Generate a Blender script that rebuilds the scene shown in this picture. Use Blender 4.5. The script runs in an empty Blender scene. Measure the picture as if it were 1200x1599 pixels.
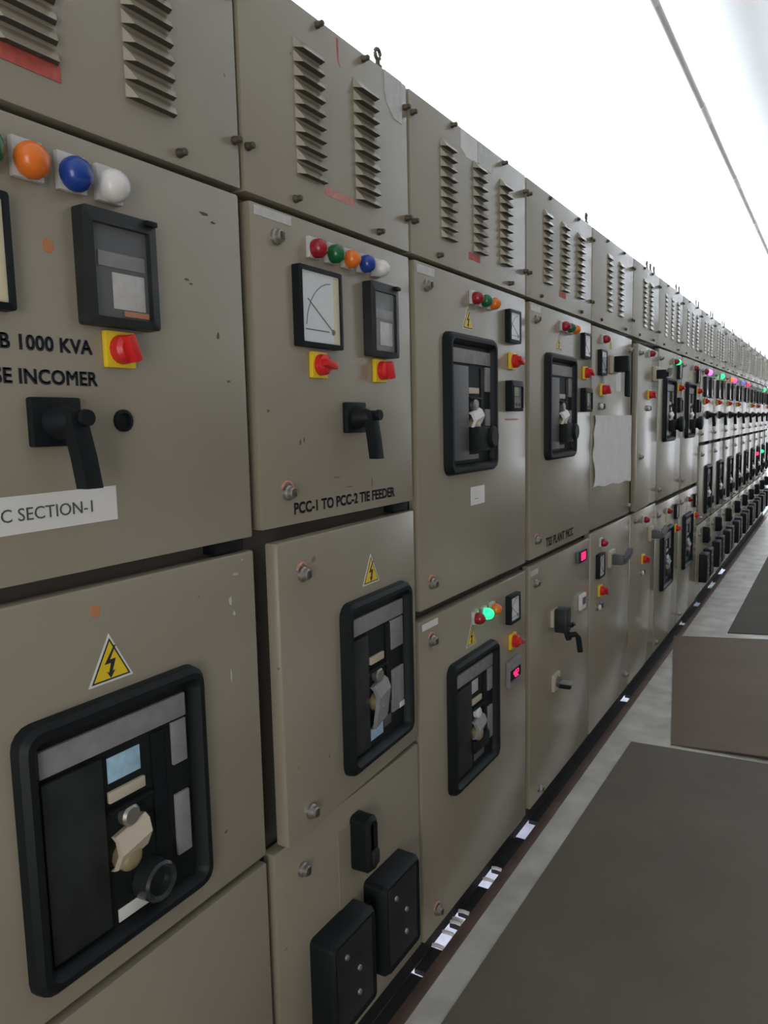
import bpy, bmesh, math, random
from mathutils import Matrix, Vector
random.seed(7)
C = bpy.context.scene.collection
R = math.radians

# ------------------------------------------------------------------ camera, light, exposure
sc = bpy.context.scene
F_PX, YAW, PITCH, ROLL = 1180.92, 0.542747, -0.115198, -0.022767
cam = bpy.data.objects.new('camera', bpy.data.cameras.new('camera'))
C.objects.link(cam)
fw = Vector((-math.sin(YAW)*math.cos(PITCH), math.cos(YAW)*math.cos(PITCH), math.sin(PITCH)))
r0 = fw.cross(Vector((0, 0, 1))).normalized(); u0 = r0.cross(fw)
rt = math.cos(ROLL)*r0 + math.sin(ROLL)*u0
up = -math.sin(ROLL)*r0 + math.cos(ROLL)*u0
cam.matrix_world = Matrix(((rt.x, up.x, -fw.x, 0.9169), (rt.y, up.y, -fw.y, 0.0), (rt.z, up.z, -fw.z, 1.4996), (0, 0, 0, 1)))
cam.data.sensor_fit = 'VERTICAL'; cam.data.sensor_height = 36.0
cam.data.lens = 36.0*F_PX/1599.0
cam.data.clip_start = 0.02
sc.camera = cam

sc.view_settings.view_transform = 'Standard'; sc.view_settings.look = 'None'
sc.view_settings.gamma = 1.0; sc.view_settings.use_curve_mapping = False
sc.view_settings.exposure = 0.14

w = bpy.data.worlds.new('daylight'); sc.world = w; w.use_nodes = True
w.node_tree.nodes['Background'].inputs[0].default_value = (0.80, 0.90, 1.0, 1)
w.node_tree.nodes['Background'].inputs[1].default_value = 1.0

def area(name, loc, direction, sx, sy, power, col=(1, 1, 1)):
    l = bpy.data.lights.new(name, 'AREA'); l.shape = 'RECTANGLE'; l.size = sx; l.size_y = sy
    l.energy = power; l.color = col
    o = bpy.data.objects.new(name, l); C.objects.link(o); o.location = loc
    o.rotation_euler = Vector(direction).to_track_quat('-Z', 'Y').to_euler()
    return o
WIN_Y = [(-1.4, 1.8), (3.0, 6.2), (7.4, 10.6), (11.8, 14.8), (15.6, 18.4)]       # high windows in the wall behind the row
for (a, b), pw in zip(WIN_Y, (110, 480, 860, 820, 640)):             # daylight coming in through them
    area('window_daylight', (-3.30, (a+b)/2, 2.95), (1, 0, 0.45), b-a, 1.15, pw, (0.84, 0.91, 1.0))
area('doorway_daylight', (2.05, 19.3, 1.02), (0, -1, 0), 2.1, 2.0, 9, (1.0, 0.94, 0.93))
area('near_fill_light', (2.0, -2.5, 1.15), (-0.35, 1, 0), 1.3, 2.2, 42, (1.0, 0.96, 0.90))  # unseen fill, added to brighten the lower fronts of the nearest cabinets
for yy in (2.2, 6.4):                                               # work lamps down in the cable trench
    area('trench_lamp', (-0.80, yy, -0.30), (1, 0, -0.25), 3.4, 0.12, 14, (0.86, 0.88, 1.0))

# ------------------------------------------------------------------ materials
def mat(name, col, rough=0.5, metal=0.0, emit=None, strength=0.0, spec=0.5, vary=0.0, scale=8.0, bump=0.0, bscale=60.0, col2=None):
    m = bpy.data.materials.new(name); m.use_nodes = True
    nt = m.node_tree; b = nt.nodes['Principled BSDF']
    b.inputs['Base Color'].default_value = (*col, 1); b.inputs['Roughness'].default_value = rough
    b.inputs['Metallic'].default_value = metal; b.inputs['Specular IOR Level'].default_value = spec
    if emit: b.inputs['Emission Color'].default_value = (*emit, 1); b.inputs['Emission Strength'].default_value = strength
    geo = nt.nodes.new('ShaderNodeNewGeometry')
    if vary or col2:
        n = nt.nodes.new('ShaderNodeTexNoise'); n.inputs['Scale'].default_value = scale; n.inputs['Detail'].default_value = 5
        nt.links.new(geo.outputs['Position'], n.inputs['Vector'])
        cr = nt.nodes.new('ShaderNodeValToRGB')
        c2 = col2 or tuple(min(1, c*(1+vary)) for c in col)
        c1 = col if col2 else tuple(c*(1-vary) for c in col)
        cr.color_ramp.elements[0].color = (*c1, 1); cr.color_ramp.elements[0].position = 0.32
        cr.color_ramp.elements[1].color = (*c2, 1); cr.color_ramp.elements[1].position = 0.68
        nt.links.new(n.outputs['Fac'], cr.inputs['Fac']); nt.links.new(cr.outputs['Color'], b.inputs['Base Color'])
    if bump:
        n2 = nt.nodes.new('ShaderNodeTexNoise'); n2.inputs['Scale'].default_value = bscale; n2.inputs['Detail'].default_value = 3
        nt.links.new(geo.outputs['Position'], n2.inputs['Vector'])
        bp = nt.nodes.new('ShaderNodeBump'); bp.inputs['Strength'].default_value = bump; bp.inputs['Distance'].default_value = 0.004
        nt.links.new(n2.outputs['Fac'], bp.inputs['Height']); nt.links.new(bp.outputs['Normal'], b.inputs['Normal'])
    return m

def paint_material():
    m = mat('pebble_grey_paint', (0.36, 0.30, 0.222), 0.22, spec=0.8, bump=0.03, bscale=9.0)
    nt = m.node_tree; b = nt.nodes['Principled BSDF']; L = nt.links.new
    geo = next(n for n in nt.nodes if n.type == 'NEW_GEOMETRY')
    n = nt.nodes.new('ShaderNodeTexNoise'); n.inputs['Scale'].default_value = 2.2; n.inputs['Detail'].default_value = 4
    L(geo.outputs['Position'], n.inputs['Vector'])
    cr = nt.nodes.new('ShaderNodeValToRGB')
    cr.color_ramp.elements[0].position = 0.3; cr.color_ramp.elements[0].color = (0.285, 0.248, 0.184, 1)
    cr.color_ramp.elements[1].position = 0.7; cr.color_ramp.elements[1].color = (0.312, 0.276, 0.213, 1)
    L(n.outputs['Fac'], cr.inputs['Fac'])
    # sparse chips and rubbed marks
    n3 = nt.nodes.new('ShaderNodeTexNoise'); n3.inputs['Scale'].default_value = 26; n3.inputs['Detail'].default_value = 3
    L(geo.outputs['Position'], n3.inputs['Vector'])
    c3 = nt.nodes.new('ShaderNodeValToRGB')
    c3.color_ramp.elements[0].position = 0.745; c3.color_ramp.elements[0].color = (0, 0, 0, 1)
    c3.color_ramp.elements[1].position = 0.765; c3.color_ramp.elements[1].color = (1, 1, 1, 1)
    L(n3.outputs['Fac'], c3.inputs['Fac'])
    mx = nt.nodes.new('ShaderNodeMix'); mx.data_type = 'RGBA'
    L(c3.outputs['Color'], mx.inputs['Factor']); L(cr.outputs['Color'], mx.inputs['A'])
    mx.inputs['B'].default_value = (0.20, 0.13, 0.09, 1)
    L(mx.outputs['Result'], b.inputs['Base Color'])
    return m

def glass_material():
    m = bpy.data.materials.new('clear_cover_glass'); m.use_nodes = True
    nt = m.node_tree; nt.nodes.clear()
    o = nt.nodes.new('ShaderNodeOutputMaterial'); mx = nt.nodes.new('ShaderNodeMixShader')
    t = nt.nodes.new('ShaderNodeBsdfTransparent'); g = nt.nodes.new('ShaderNodeBsdfGlossy')
    g.inputs['Roughness'].default_value = 0.08
    f = nt.nodes.new('ShaderNodeLayerWeight'); pw = nt.nodes.new('ShaderNodeMath'); pw.operation = 'POWER'; pw.inputs[1].default_value = 3.5
    sc2 = nt.nodes.new('ShaderNodeMath'); sc2.operation = 'MULTIPLY_ADD'; sc2.inputs[1].default_value = 0.5; sc2.inputs[2].default_value = 0.02
    nt.links.new(f.outputs['Facing'], pw.inputs[0]); nt.links.new(pw.outputs[0], sc2.inputs[0]); nt.links.new(sc2.outputs[0], mx.inputs[0]); nt.links.new(t.outputs[0], mx.inputs[1]); nt.links.new(g.outputs[0], mx.inputs[2])
    nt.links.new(mx.outputs[0], o.inputs[0])
    return m

M = dict(
    paint=paint_material(),
    black=mat('black_rubber', (0.007, 0.009, 0.011), 0.5, spec=0.22),
    plinth=mat('black_base_paint', (0.008, 0.008, 0.008), 0.7, vary=0.3),
    fascia=mat('dark_plastic', (0.008, 0.010, 0.011), 0.55, spec=0.25), gap_shade=mat('painted_gap_shade', (0.10, 0.09, 0.075), 0.8, spec=0.2),  # last one: shade of door gaps and louvre openings, put into the colour
    panel=mat('charcoal_plastic', (0.018, 0.020, 0.021), 0.4, spec=0.35, vary=0.35, scale=18),
    gloss=mat('glossy_dark_plastic', (0.02, 0.024, 0.024), 0.22),
    slate=mat('slate_grey_plastic', (0.09, 0.09, 0.095), 0.4),
    greylabel=mat('grey_label', (0.24, 0.23, 0.235), 0.5, vary=0.12, scale=40),
    beige=mat('beige_plastic', (0.50, 0.43, 0.33), 0.5),
    brass=mat('worn_brass', (0.55, 0.45, 0.27), 0.35, 0.7),
    steel=mat('worn_steel', (0.33, 0.31, 0.29), 0.35, 0.8),
    darksteel=mat('dark_steel', (0.10, 0.085, 0.065), 0.45, 0.6),
    white=mat('white_plastic', (0.72, 0.70, 0.68), 0.45),
    blue_sticker=mat('light_blue_sticker', (0.36, 0.56, 0.70), 0.5, vary=0.15, scale=60),
    paper=mat('white_paper', (0.80, 0.77, 0.75), 0.7, vary=0.05, scale=14),
    film=mat('clear_film_label', (0.52, 0.50, 0.48), 0.3, vary=0.1, scale=60),
    pink=mat('faded_pink_print', (0.52, 0.24, 0.20), 0.6, vary=0.15, scale=90),
    redprint=mat('faded_red_print', (0.50, 0.10, 0.075), 0.6, vary=0.2, scale=70),
    orange_mark=mat('orange_mark', (0.50, 0.20, 0.09), 0.7),
    chip=mat('rusty_chip', (0.13, 0.075, 0.045), 0.8), rub=mat('pale_rub', (0.48, 0.46, 0.42), 0.6),
    ink=mat('black_ink', (0.018, 0.02, 0.03), 0.6),
    yellow=mat('yellow_plastic', (0.78, 0.55, 0.02), 0.4),
    red=mat('red_plastic', (0.60, 0.018, 0.018), 0.35),
    dial=mat('meter_dial', (0.74, 0.76, 0.77), 0.5),
    cream=mat('cream_dial_edge', (0.72, 0.62, 0.42), 0.5),
    lcd=mat('green_lcd', (0.20, 0.27, 0.12), 0.3),
    glass=glass_material(),
    lens_red=mat('red_lens', (0.30, 0.010, 0.02), 0.22), lens_green=mat('green_lens', (0.008, 0.12, 0.04), 0.22),
    lens_orange=mat('orange_lens', (0.75, 0.17, 0.02), 0.25), lens_blue=mat('blue_lens', (0.012, 0.05, 0.28), 0.22),
    lens_white=mat('white_lens', (0.72, 0.69, 0.66), 0.25),
    lit_green=mat('green_lens_lit', (0.02, 0.5, 0.15), 0.3, emit=(0.02, 1.0, 0.28), strength=1.6),
    lit_pink=mat('pink_lens_lit', (0.5, 0.05, 0.2), 0.3, emit=(1.0, 0.06, 0.42), strength=1.8),
    lit_violet=mat('violet_lens_lit', (0.4, 0.1, 0.5), 0.3, emit=(0.85, 0.15, 1.0), strength=1.8),
    lit_blue=mat('blue_lens_lit', (0.1, 0.1, 0.4), 0.3, emit=(0.22, 0.18, 0.75), strength=0.8),
    lit_orange=mat('orange_lens_lit', (0.5, 0.15, 0.05), 0.3, emit=(1.0, 0.25, 0.05), strength=0.8),
    lit_red=mat('red_lens_lit', (0.5, 0.02, 0.06), 0.3, emit=(1.0, 0.03, 0.12), strength=1.6),
    led=mat('red_digits_lit', (0.5, 0.02, 0.1), 0.4, emit=(1.0, 0.02, 0.16), strength=1.5),
    brown=mat('brown_edge_paint', (0.095, 0.058, 0.045), 0.55, vary=0.25, scale=9),
    mat_rubber=mat('grey_rubber_mat', (0.125, 0.106, 0.080), 0.72, vary=0.10, scale=3.0, bump=0.5, bscale=320),
    mat_b=mat('brown_grey_rubber_mat', (0.140, 0.102, 0.068), 0.72, vary=0.08, scale=2.5, bump=0.5, bscale=320),
    mat_c=mat('dark_rubber_mat', (0.062, 0.050, 0.036), 0.75, vary=0.10, scale=3.0, bump=0.5, bscale=320),
    floor=mat('worn_pale_floor', (0.36, 0.34, 0.30), 0.42, col2=(0.60, 0.57, 0.51), scale=5.5, bump=0.15, bscale=30),
    ceiling=mat('white_ceiling', (0.85, 0.87, 0.90), 0.9, vary=0.015, scale=1.5),
    wall=mat('cream_wall', (0.72, 0.71, 0.67), 0.85, vary=0.03, scale=2),
    wall_r=mat('grey_wall', (0.13, 0.125, 0.115), 0.8, vary=0.05, scale=2),
    trench=mat('pale_trench_wall', (0.62, 0.62, 0.68), 0.8, vary=0.15, scale=12),
    conduit=mat('grey_conduit', (0.55, 0.54, 0.55), 0.5), coupling=mat('pale_conduit_coupling', (0.75, 0.74, 0.75), 0.5),
)

# ------------------------------------------------------------------ mesh helpers
class MB:
    def __init__(s): s.v = []; s.f = []
    def add(s, vs, fs):
        k = len(s.v); s.v += [tuple(v) for v in vs]; s.f += [tuple(i+k for i in f) for f in fs]; return s
    def box(s, x0, x1, y0, y1, z0, z1, b=0.0):
        bm = bmesh.new(); bmesh.ops.create_cube(bm, size=1)
        for v in bm.verts:
            v.co = ((x0+x1)/2+v.co.x*(x1-x0), (y0+y1)/2+v.co.y*(y1-y0), (z0+z1)/2+v.co.z*(z1-z0))
        if b: bmesh.ops.bevel(bm, geom=list(bm.edges), offset=b, segments=2, affect='EDGES', profile=0.6)
        bm.verts.index_update()
        s.add([v.co[:] for v in bm.verts], [[v.index for v in f.verts] for f in bm.faces]); bm.free(); return s
    def loft(s, rings, cap0=True, cap1=True):
        n = len(rings[0]); k = len(s.v)
        for r in rings: s.v += [tuple(p) for p in r]
        for i in range(len(rings)-1):
            for j in range(n):
                s.f.append((k+i*n+j, k+i*n+(j+1) % n, k+(i+1)*n+(j+1) % n, k+(i+1)*n+j))
        if cap0: s.f.append(tuple(k+j for j in reversed(range(n))))
        if cap1: s.f.append(tuple(k+(len(rings)-1)*n+j for j in range(n)))
        return s
    def lathe(s, prof, cy=0, cz=0, n=16, cap0=True, cap1=True):          # around the x axis
        return s.loft([[(x, cy+r*math.cos(2*math.pi*j/n), cz+r*math.sin(2*math.pi*j/n)) for j in range(n)] for x, r in prof], cap0, cap1)
    def lathe_z(s, prof, cx=0, cy=0, n=14):
        return s.loft([[(cx+r*math.cos(2*math.pi*j/n), cy+r*math.sin(2*math.pi*j/n), z) for j in range(n)] for z, r in prof])
    def prism(s, poly, x0, x1):                                          # polygon in (y, z), counter-clockwise seen from +x
        return s.loft([[(x0, y, z) for y, z in poly], [(x1, y, z) for y, z in poly]])
    def rings_frame(s, rings):                                           # closed tube of loops
        n = len(rings[0]); k = len(s.v); m = len(rings)
        for r in rings: s.v += [tuple(p) for p in r]
        for i in range(m):
            for j in range(n):
                a, b = k+i*n, k+((i+1) % m)*n
                s.f.append((a+j, a+(j+1) % n, b+(j+1) % n, b+j))
        return s
    def tube(s, pts, r, n=10, r1=None):
        pts = [Vector(p) for p in pts]; rings = []
        ref = Vector((0, 0, 1))
        for i, p in enumerate(pts):
            d = (pts[min(i+1, len(pts)-1)]-pts[max(i-1, 0)]).normalized()
            a = d.cross(ref)
            if a.length < 1e-3: a = d.cross(Vector((0, 1, 0)))
            a.normalize(); b = d.cross(a)
            rr = r if r1 is None else r+(r1-r)*i/(len(pts)-1)
            rings.append([p+rr*(math.cos(2*math.pi*j/n)*a+math.sin(2*math.pi*j/n)*b) for j in range(n)])
        return s.loft(rings)
    def mesh(s, name, material, smooth=True):
        me = bpy.data.meshes.new(name); me.from_pydata(s.v, [], s.f); me.validate()
        bm = bmesh.new(); bm.from_mesh(me); bmesh.ops.recalc_face_normals(bm, faces=bm.faces); bm.to_mesh(me); bm.free()
        if smooth:
            me.polygons.foreach_set('use_smooth', [True]*len(me.polygons)); me.set_sharp_from_angle(angle=R(35))
        me.materials.append(material); return me

def rrect(y0, y1, z0, z1, r, seg=4):
    out = []
    for cy, cz, a0 in ((y1-r, z1-r, 0), (y0+r, z1-r, 90), (y0+r, z0+r, 180), (y1-r, z0+r, 270)):
        for i in range(seg+1):
            a = R(a0+90*i/seg); out.append((cy+r*math.cos(a), cz+r*math.sin(a)))
    return out

CACHE = {}
def cached(key, fn, material, smooth=True):
    k = (key, material.name)
    if k not in CACHE: CACHE[k] = fn().mesh(key if isinstance(key, str) else str(key[0]), material, smooth)
    return CACHE[k]
def link(name, me, parent=None, loc=(0, 0, 0), rot=(0, 0, 0), label=None, kind=None):
    o = bpy.data.objects.new(name, me); C.objects.link(o)
    if parent: o.parent = parent
    o.location = loc; o.rotation_euler = rot
    if label: o['label'] = label
    if kind: o['kind'] = kind
    return o
def tag(o, label, cat, group=None):
    o['label'] = label; o['category'] = cat
    if group: o['group'] = group
    return o
def struct(name, mb, m, parent=None):
    o = link(name, mb.mesh(name, m), parent)
    if parent is None: o['kind'] = 'structure'
    return o
def text_mesh(txt, size, material, depth=0.0004, shear=0.0, spacing=1.0, offset=0.0):
    k = ('text', txt, size, material.name)
    if k in CACHE: return CACHE[k]
    cu = bpy.data.curves.new('lettering', 'FONT'); cu.body = txt; cu.size = size; cu.extrude = depth; cu.shear = shear
    cu.space_character = spacing; cu.align_x = 'CENTER'; cu.align_y = 'CENTER'; cu.resolution_u = 3
    o = bpy.data.objects.new('lettering', cu); C.objects.link(o)
    bpy.context.view_layer.update()
    me = bpy.data.meshes.new_from_object(o.evaluated_get(bpy.context.evaluated_depsgraph_get()))
    bpy.data.objects.remove(o)
    me.transform(Matrix(((0, 0, 1, 0), (1, 0, 0, 0), (0, 1, 0, 0), (0, 0, 0, 1))))
    if offset:                                                       # brush-painted letters: thicken each stroke
        bm = bmesh.new(); bm.from_mesh(me); src = list(bm.verts)+list(bm.edges)+list(bm.faces)
        for dy, dz in ((offset, 0), (0, offset), (offset, offset)):
            r = bmesh.ops.duplicate(bm, geom=src)
            bmesh.ops.translate(bm, vec=(0.00002*(1+dz/offset), dy, dz), verts=[e for e in r['geom'] if isinstance(e, bmesh.types.BMVert)])
        bm.to_mesh(me); bm.free()
    me.materials.clear(); me.materials.append(material); CACHE[k] = me
    return me

# ------------------------------------------------------------------ the setting
CEIL = 3.60
Y0, Y1 = -2.4, 19.2
XB, XR = -3.2, 3.1
b = MB(); b.box(0.0, XR, Y0, Y1, -0.30, 0.0); b.box(XB, -0.95, Y0, Y1, -0.30, 0.0)
struct('floor', b, M['floor'])
b = MB(); b.box(XB, XR, Y0, Y1, CEIL, CEIL+0.15)
struct('ceiling', b, M['ceiling'])
b = MB()
b.box(XB-0.2, XB, Y0, Y1, 0.0, 2.35); b.box(XB-0.2, XB, Y0, Y1, 3.50, CEIL)
ys = [Y0]+[v for ab in WIN_Y for v in ab]+[Y1]
for i in range(0, len(ys), 2): b.box(XB-0.2, XB, ys[i], ys[i+1], 2.35, 3.50)
struct('wall_back', b, M['wall'])
for i, (a, c) in enumerate(WIN_Y):
    b = MB()
    for y in (a, (2*a+c)/3, (a+2*c)/3, c): b.box(XB-0.14, XB-0.08, y-0.025, y+0.025, 2.35, 3.50)
    for z in (2.375, 3.475): b.box(XB-0.14, XB-0.08, a, c, z-0.025, z+0.025)
    struct('window_%d' % (i+1), b, M['white'])
b = MB(); b.box(XR, XR+0.2, Y0, Y1, 0.0, CEIL); struct('wall_right', b, M['wall_r'])
b = MB(); b.box(XB, 1.3, Y0-0.2, Y0, 0.0, CEIL); b.box(2.7, XR, Y0-0.2, Y0, 0.0, CEIL); b.box(1.3, 2.7, Y0-0.2, Y0, 2.4, CEIL); struct('wall_near', b, M['wall'])
b = MB(); b.box(1.24, 1.3, Y0-0.2, Y0+0.03, 0.0, 2.46, 0.004); b.box(2.7, 2.76, Y0-0.2, Y0+0.03, 0.0, 2.46, 0.004); b.box(1.3, 2.7, Y0-0.2, Y0+0.03, 2.4, 2.46, 0.004); struct('fill_doorway_frame', b, M['white'])  # frame of an unseen doorway, added to go with the near fill
b = MB(); b.box(XB, 1.0, Y1, Y1+0.2, 0.0, CEIL); b.box(1.0, XR, Y1, Y1+0.2, 2.05, CEIL); struct('wall_far', b, M['wall'])
b = MB(); b.box(0.2, 0.93, Y1-0.04, Y1, 0.0, CEIL, 0.004); b.box(0.93, XR, Y1-0.04, Y1, 2.12, CEIL, 0.004); struct('dark_reflection_board', b, M['wall_r'])  # unseen dark board, added to darken what the far doors reflect
b = MB(); b.box(0.93, 1.0, Y1-0.05, Y1+0.2, 0.0, 2.05, 0.004); b.box(0.93, XR, Y1-0.05, Y1+0.2, 2.05, 2.12, 0.004); struct('door_1', b, M['white'])
# cable trench under the row
b = MB(); b.box(-0.95, 0.0, Y0, Y1, -0.95, -0.85); b.box(-1.05, -0.95, Y0, Y1, -0.95, -0.30); b.box(0.0, 0.10, Y0, Y1, -0.95, -0.30)
struct('trim_1', b, M['trench'])
b = MB(); b.box(0.002, 0.036, Y0, Y1, 0.0, 0.005, 0.001)
struct('trim_2', b, M['brown'])
OPEN = [(1.665, 1.685), (1.785, 1.905), (1.918, 1.965), (2.115, 2.225), (2.45, 2.585), (3.98, 4.08), (5.70, 5.82), (6.33, 6.52), (7.06, 7.40), (7.75, 8.1)]
edges = [Y0]+[v for ab in OPEN for v in ab]+[14.5]
b = MB()
for i in range(0, len(edges), 2): b.box(-0.034, 0.002, edges[i], edges[i+1], -0.012, 0.003)
struct('trim_3', b, M['plinth'])

# ------------------------------------------------------------------ switchgear components
ZD = 0.10                       # door bottoms above the floor
class Door:                     # maps door-plane coordinates (row position, height above door bottom) to cabinet space
    def __init__(s, cab, yc, y0, y1, z0, z1, ajar=0.0):
        s.cab = cab; s.yc = yc; s.a = R(ajar); s.hy = y1-yc
        me = cached(('door', round(y1-y0, 4), round(z1-z0, 4)), lambda: MB().box(-0.030, 0.0, -(y1-y0), 0, 0, z1-z0, 0.005), M['paint'])
        s.obj = link('door', me, cab, (0, s.hy, z0+ZD), (0, 0, s.a))
    def put(s, name, me, y, z, x=0.0, label=None):
        dy = y-s.yc-s.hy
        loc = (x*math.cos(s.a)-dy*math.sin(s.a), s.hy+x*math.sin(s.a)+dy*math.cos(s.a), z+ZD)
        return link(name, me, s.cab, loc, (0, 0, s.a), label)

def lamp(d, y, z, lens, r=0.019, lab=None):
    p = d.put('indicator_lamp', cached(('lamp_block', r), lambda: MB().box(0, 0.010, -r*1.0, r*1.0, -r*1.0, r*1.28, 0.002), M['film']), y, z, 0, lab)
    link('lens', cached(('lamp_lens', r), lambda: MB().lathe([(0.010, r*1.0), (0.016, r*1.06), (0.024, r*1.02), (0.032, r*0.80), (0.037, r*0.42), (0.039, r*0.05)], n=16), M[lens]), p)

def cam_switch(d, y, z, turn=0):
    p = d.put('rotary_switch', cached('switch_plate', lambda: MB().box(0, 0.010, -0.0265, 0.0265, -0.0265, 0.0265, 0.003), M['yellow']), y, z, 0, 'yellow rotary switch with red knob')
    def knob():
        m = MB().lathe([(0.010, 0.0215), (0.024, 0.0205), (0.030, 0.015)], n=16)
        m.box(0.022, 0.042, -0.007, 0.007, -0.0195, 0.0195, 0.003); return m
    link('knob', cached('switch_knob', knob, M['red']), p, (0, 0, 0), (R(turn), 0, 0))

def analog_meter(d, y, z, wy, hz, cream=True):
    def frame():
        o = rrect(-wy/2, wy/2, -hz/2, hz/2, 0.004, 2); i = rrect(-wy/2+0.009, wy/2-0.009, -hz/2+0.009, hz/2-0.009, 0.002, 2)
        return MB().rings_frame([[(0, a, c) for a, c in o], [(0.017, a, c) for a, c in o], [(0.019, a, c) for a, c in i], [(0.0, a, c) for a, c in i]])
    p = d.put('panel_meter', cached(('meter_frame', wy, hz), frame, M['black']), y, z, 0, 'square analogue meter with white dial')
    link('dial', cached(('meter_dial', wy, hz), lambda: MB().box(0.0, 0.014, -wy/2+0.009, wy/2-0.009, -hz/2+0.009, hz/2-0.009), M['dial']), p)
    if cream: link('dial_edge', cached(('meter_edge', wy, hz), lambda: MB().box(0.014, 0.0144, wy/2-0.030, wy/2-0.010, -hz/2+0.010, hz/2-0.010), M['cream']), p)
    def needle():
        m = MB().tube([(0.015, wy*0.28, -hz*0.28), (0.015, -wy*0.30, hz*0.10)], 0.0010, 6)
        m.lathe([(0.014, 0.006), (0.016, 0.005)], wy*0.28, -hz*0.28, 10); m.box(0.014, 0.0146, -wy*0.36, wy*0.18, -hz*0.29, -hz*0.275)
        pts = [(0.0147, wy*0.28-wy*0.62*math.cos(R(a)), -hz*0.28+hz*0.62*math.sin(R(a))) for a in range(5, 86, 10)]
        return m.tube(pts, 0.0009, 5)
    link('needle', cached(('meter_needle', wy, hz), needle, M['slate']), p)
    link('cover_glass', cached(('meter_glass', wy, hz), lambda: MB().box(0.0165, 0.0175, -wy/2+0.009, wy/2-0.009, -hz/2+0.009, hz/2-0.009), M['glass']), p)

def dark_meter(d, y, z, wy, hz, orange=False):
    def frame():
        o = rrect(-wy/2, wy/2, -hz/2, hz/2, 0.005, 2); i = rrect(-wy/2+0.015, wy/2-0.015, -hz/2+0.012, hz/2-0.02, 0.002, 2)
        return MB().rings_frame([[(0, a, c) for a, c in o], [(0.022, a, c) for a, c in o], [(0.025, a, c) for a, c in i], [(0.0, a, c) for a, c in i]])
    p = d.put('panel_meter', cached(('dark_meter_frame', wy, hz), frame, M['panel']), y, z, 0, 'dark framed digital energy meter')
    link('face', cached(('dm_face', wy, hz), lambda: MB().box(0.0, 0.015, -wy/2+0.015, wy/2-0.015, -hz/2+0.012, hz/2-0.02), M['slate']), p)
    link('screen', cached(('dm_screen', wy, hz), lambda: MB().box(0.015, 0.017, -wy/2+0.026, wy/2-0.020, hz*0.02, hz*0.15, 0.001), M['greylabel']), p)
    link('rating_plate', cached(('dm_plate', wy, hz), lambda: MB().box(0.015, 0.0165, -wy*0.12, wy/2-0.022, -hz*0.34, -hz*0.02, 0.001), M['film']), p)
    if orange: link('seal_sticker', cached('dm_sticker', lambda: MB().box(0.0165, 0.0178, 0.002, wy/2-0.018, -hz*0.40, -hz*0.35), M['orange_mark']), p, label='small orange seal sticker')
    link('cover_glass', cached(('dm_glass', wy, hz), lambda: MB().box(0.0205, 0.0215, -wy/2+0.015, wy/2-0.015, -hz/2+0.012, hz/2-0.02), M['glass']), p)
    link('latch', cached('dm_latch', lambda: MB().box(0.022, 0.032, -0.010, 0.010, -0.004, 0.004, 0.002), M['black']), p, (0, wy/2-0.014, hz/2-0.006))

def lcd_meter(d, y, z):
    wy, hz = 0.102, 0.097
    def frame():
        o = rrect(-wy/2, wy/2, -hz/2, hz/2, 0.004, 2); i = rrect(-wy/2+0.012, wy/2-0.009, -hz/2+0.010, hz/2-0.018, 0.002, 2)
        return MB().rings_frame([[(0, a, c) for a, c in o], [(0.022, a, c) for a, c in o], [(0.026, a, c) for a, c in i], [(0.0, a, c) for a, c in i]])
    p = d.put('panel_meter', cached('lcd_frame', frame, M['black']), y, z, 0, 'small digital meter with green display')
    link('face', cached('lcd_face', lambda: MB().box(0, 0.018, -wy/2+0.012, wy/2-0.009, -hz/2+0.010, hz/2-0.018), M['greylabel']), p)
    link('display', cached('lcd_display', lambda: MB().box(0.018, 0.020, -wy/2+0.015, wy/2-0.030, -0.002, hz/2-0.020, 0.0008), M['lcd']), p)
    for k in range(3):
        link('push_button', cached('lcd_button', lambda: MB().lathe([(0.018, 0.006), (0.022, 0.005)], n=10), M['slate']), p, (0, -0.024+k*0.024, -0.026))

SEG = {'1': 'bc', '2': 'abged', '3': 'abgcd', '4': 'fgbc', '5': 'afgcd', '8': 'abcdefg', '0': 'abcdef', '9': 'abcdfg'}
def digits(txt, h):
    m = MB(); wd = h*0.5; t = h*0.10
    for i, ch in enumerate(txt):
        y = (i-(len(txt)-1)/2)*h*0.72
        S = {'a': (0, h/2, 1), 'g': (0, 0, 1), 'd': (0, -h/2, 1), 'b': (wd/2, h/4, 0), 'c': (wd/2, -h/4, 0), 'f': (-wd/2, h/4, 0), 'e': (-wd/2, -h/4, 0)}
        for sg in SEG[ch]:
            sy, sz, hor = S[sg]
            if hor: m.box(0, 0.0015, y+sy-wd/2+t*.3, y+sy+wd/2-t*.3, sz-t/2, sz+t/2)
            else: m.box(0, 0.0015, y+sy-t/2, y+sy+t/2, sz-h/4+t*.3, sz+h/4-t*.3)
    return m
def led_display(d, y, z, wy, hz, txt, h, m='slate', dz=0.0):
    p = d.put('display_meter', cached(('led_case', wy, hz), lambda: MB().box(0, 0.014, -wy/2, wy/2, -hz/2, hz/2, 0.003), M[m]), y, z, 0, 'display with glowing red digits')
    link('display_window', cached(('led_win', wy, h), lambda: MB().box(0.014, 0.0155, -wy/2+0.008, wy/2-0.008, -h*0.8, h*0.8), M['fascia']), p, (0, 0, dz))
    link('glowing_digits', cached(('led_digits', txt, h), lambda: digits(txt, h), M['led'], False), p, (0.0155, 0, dz))

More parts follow.
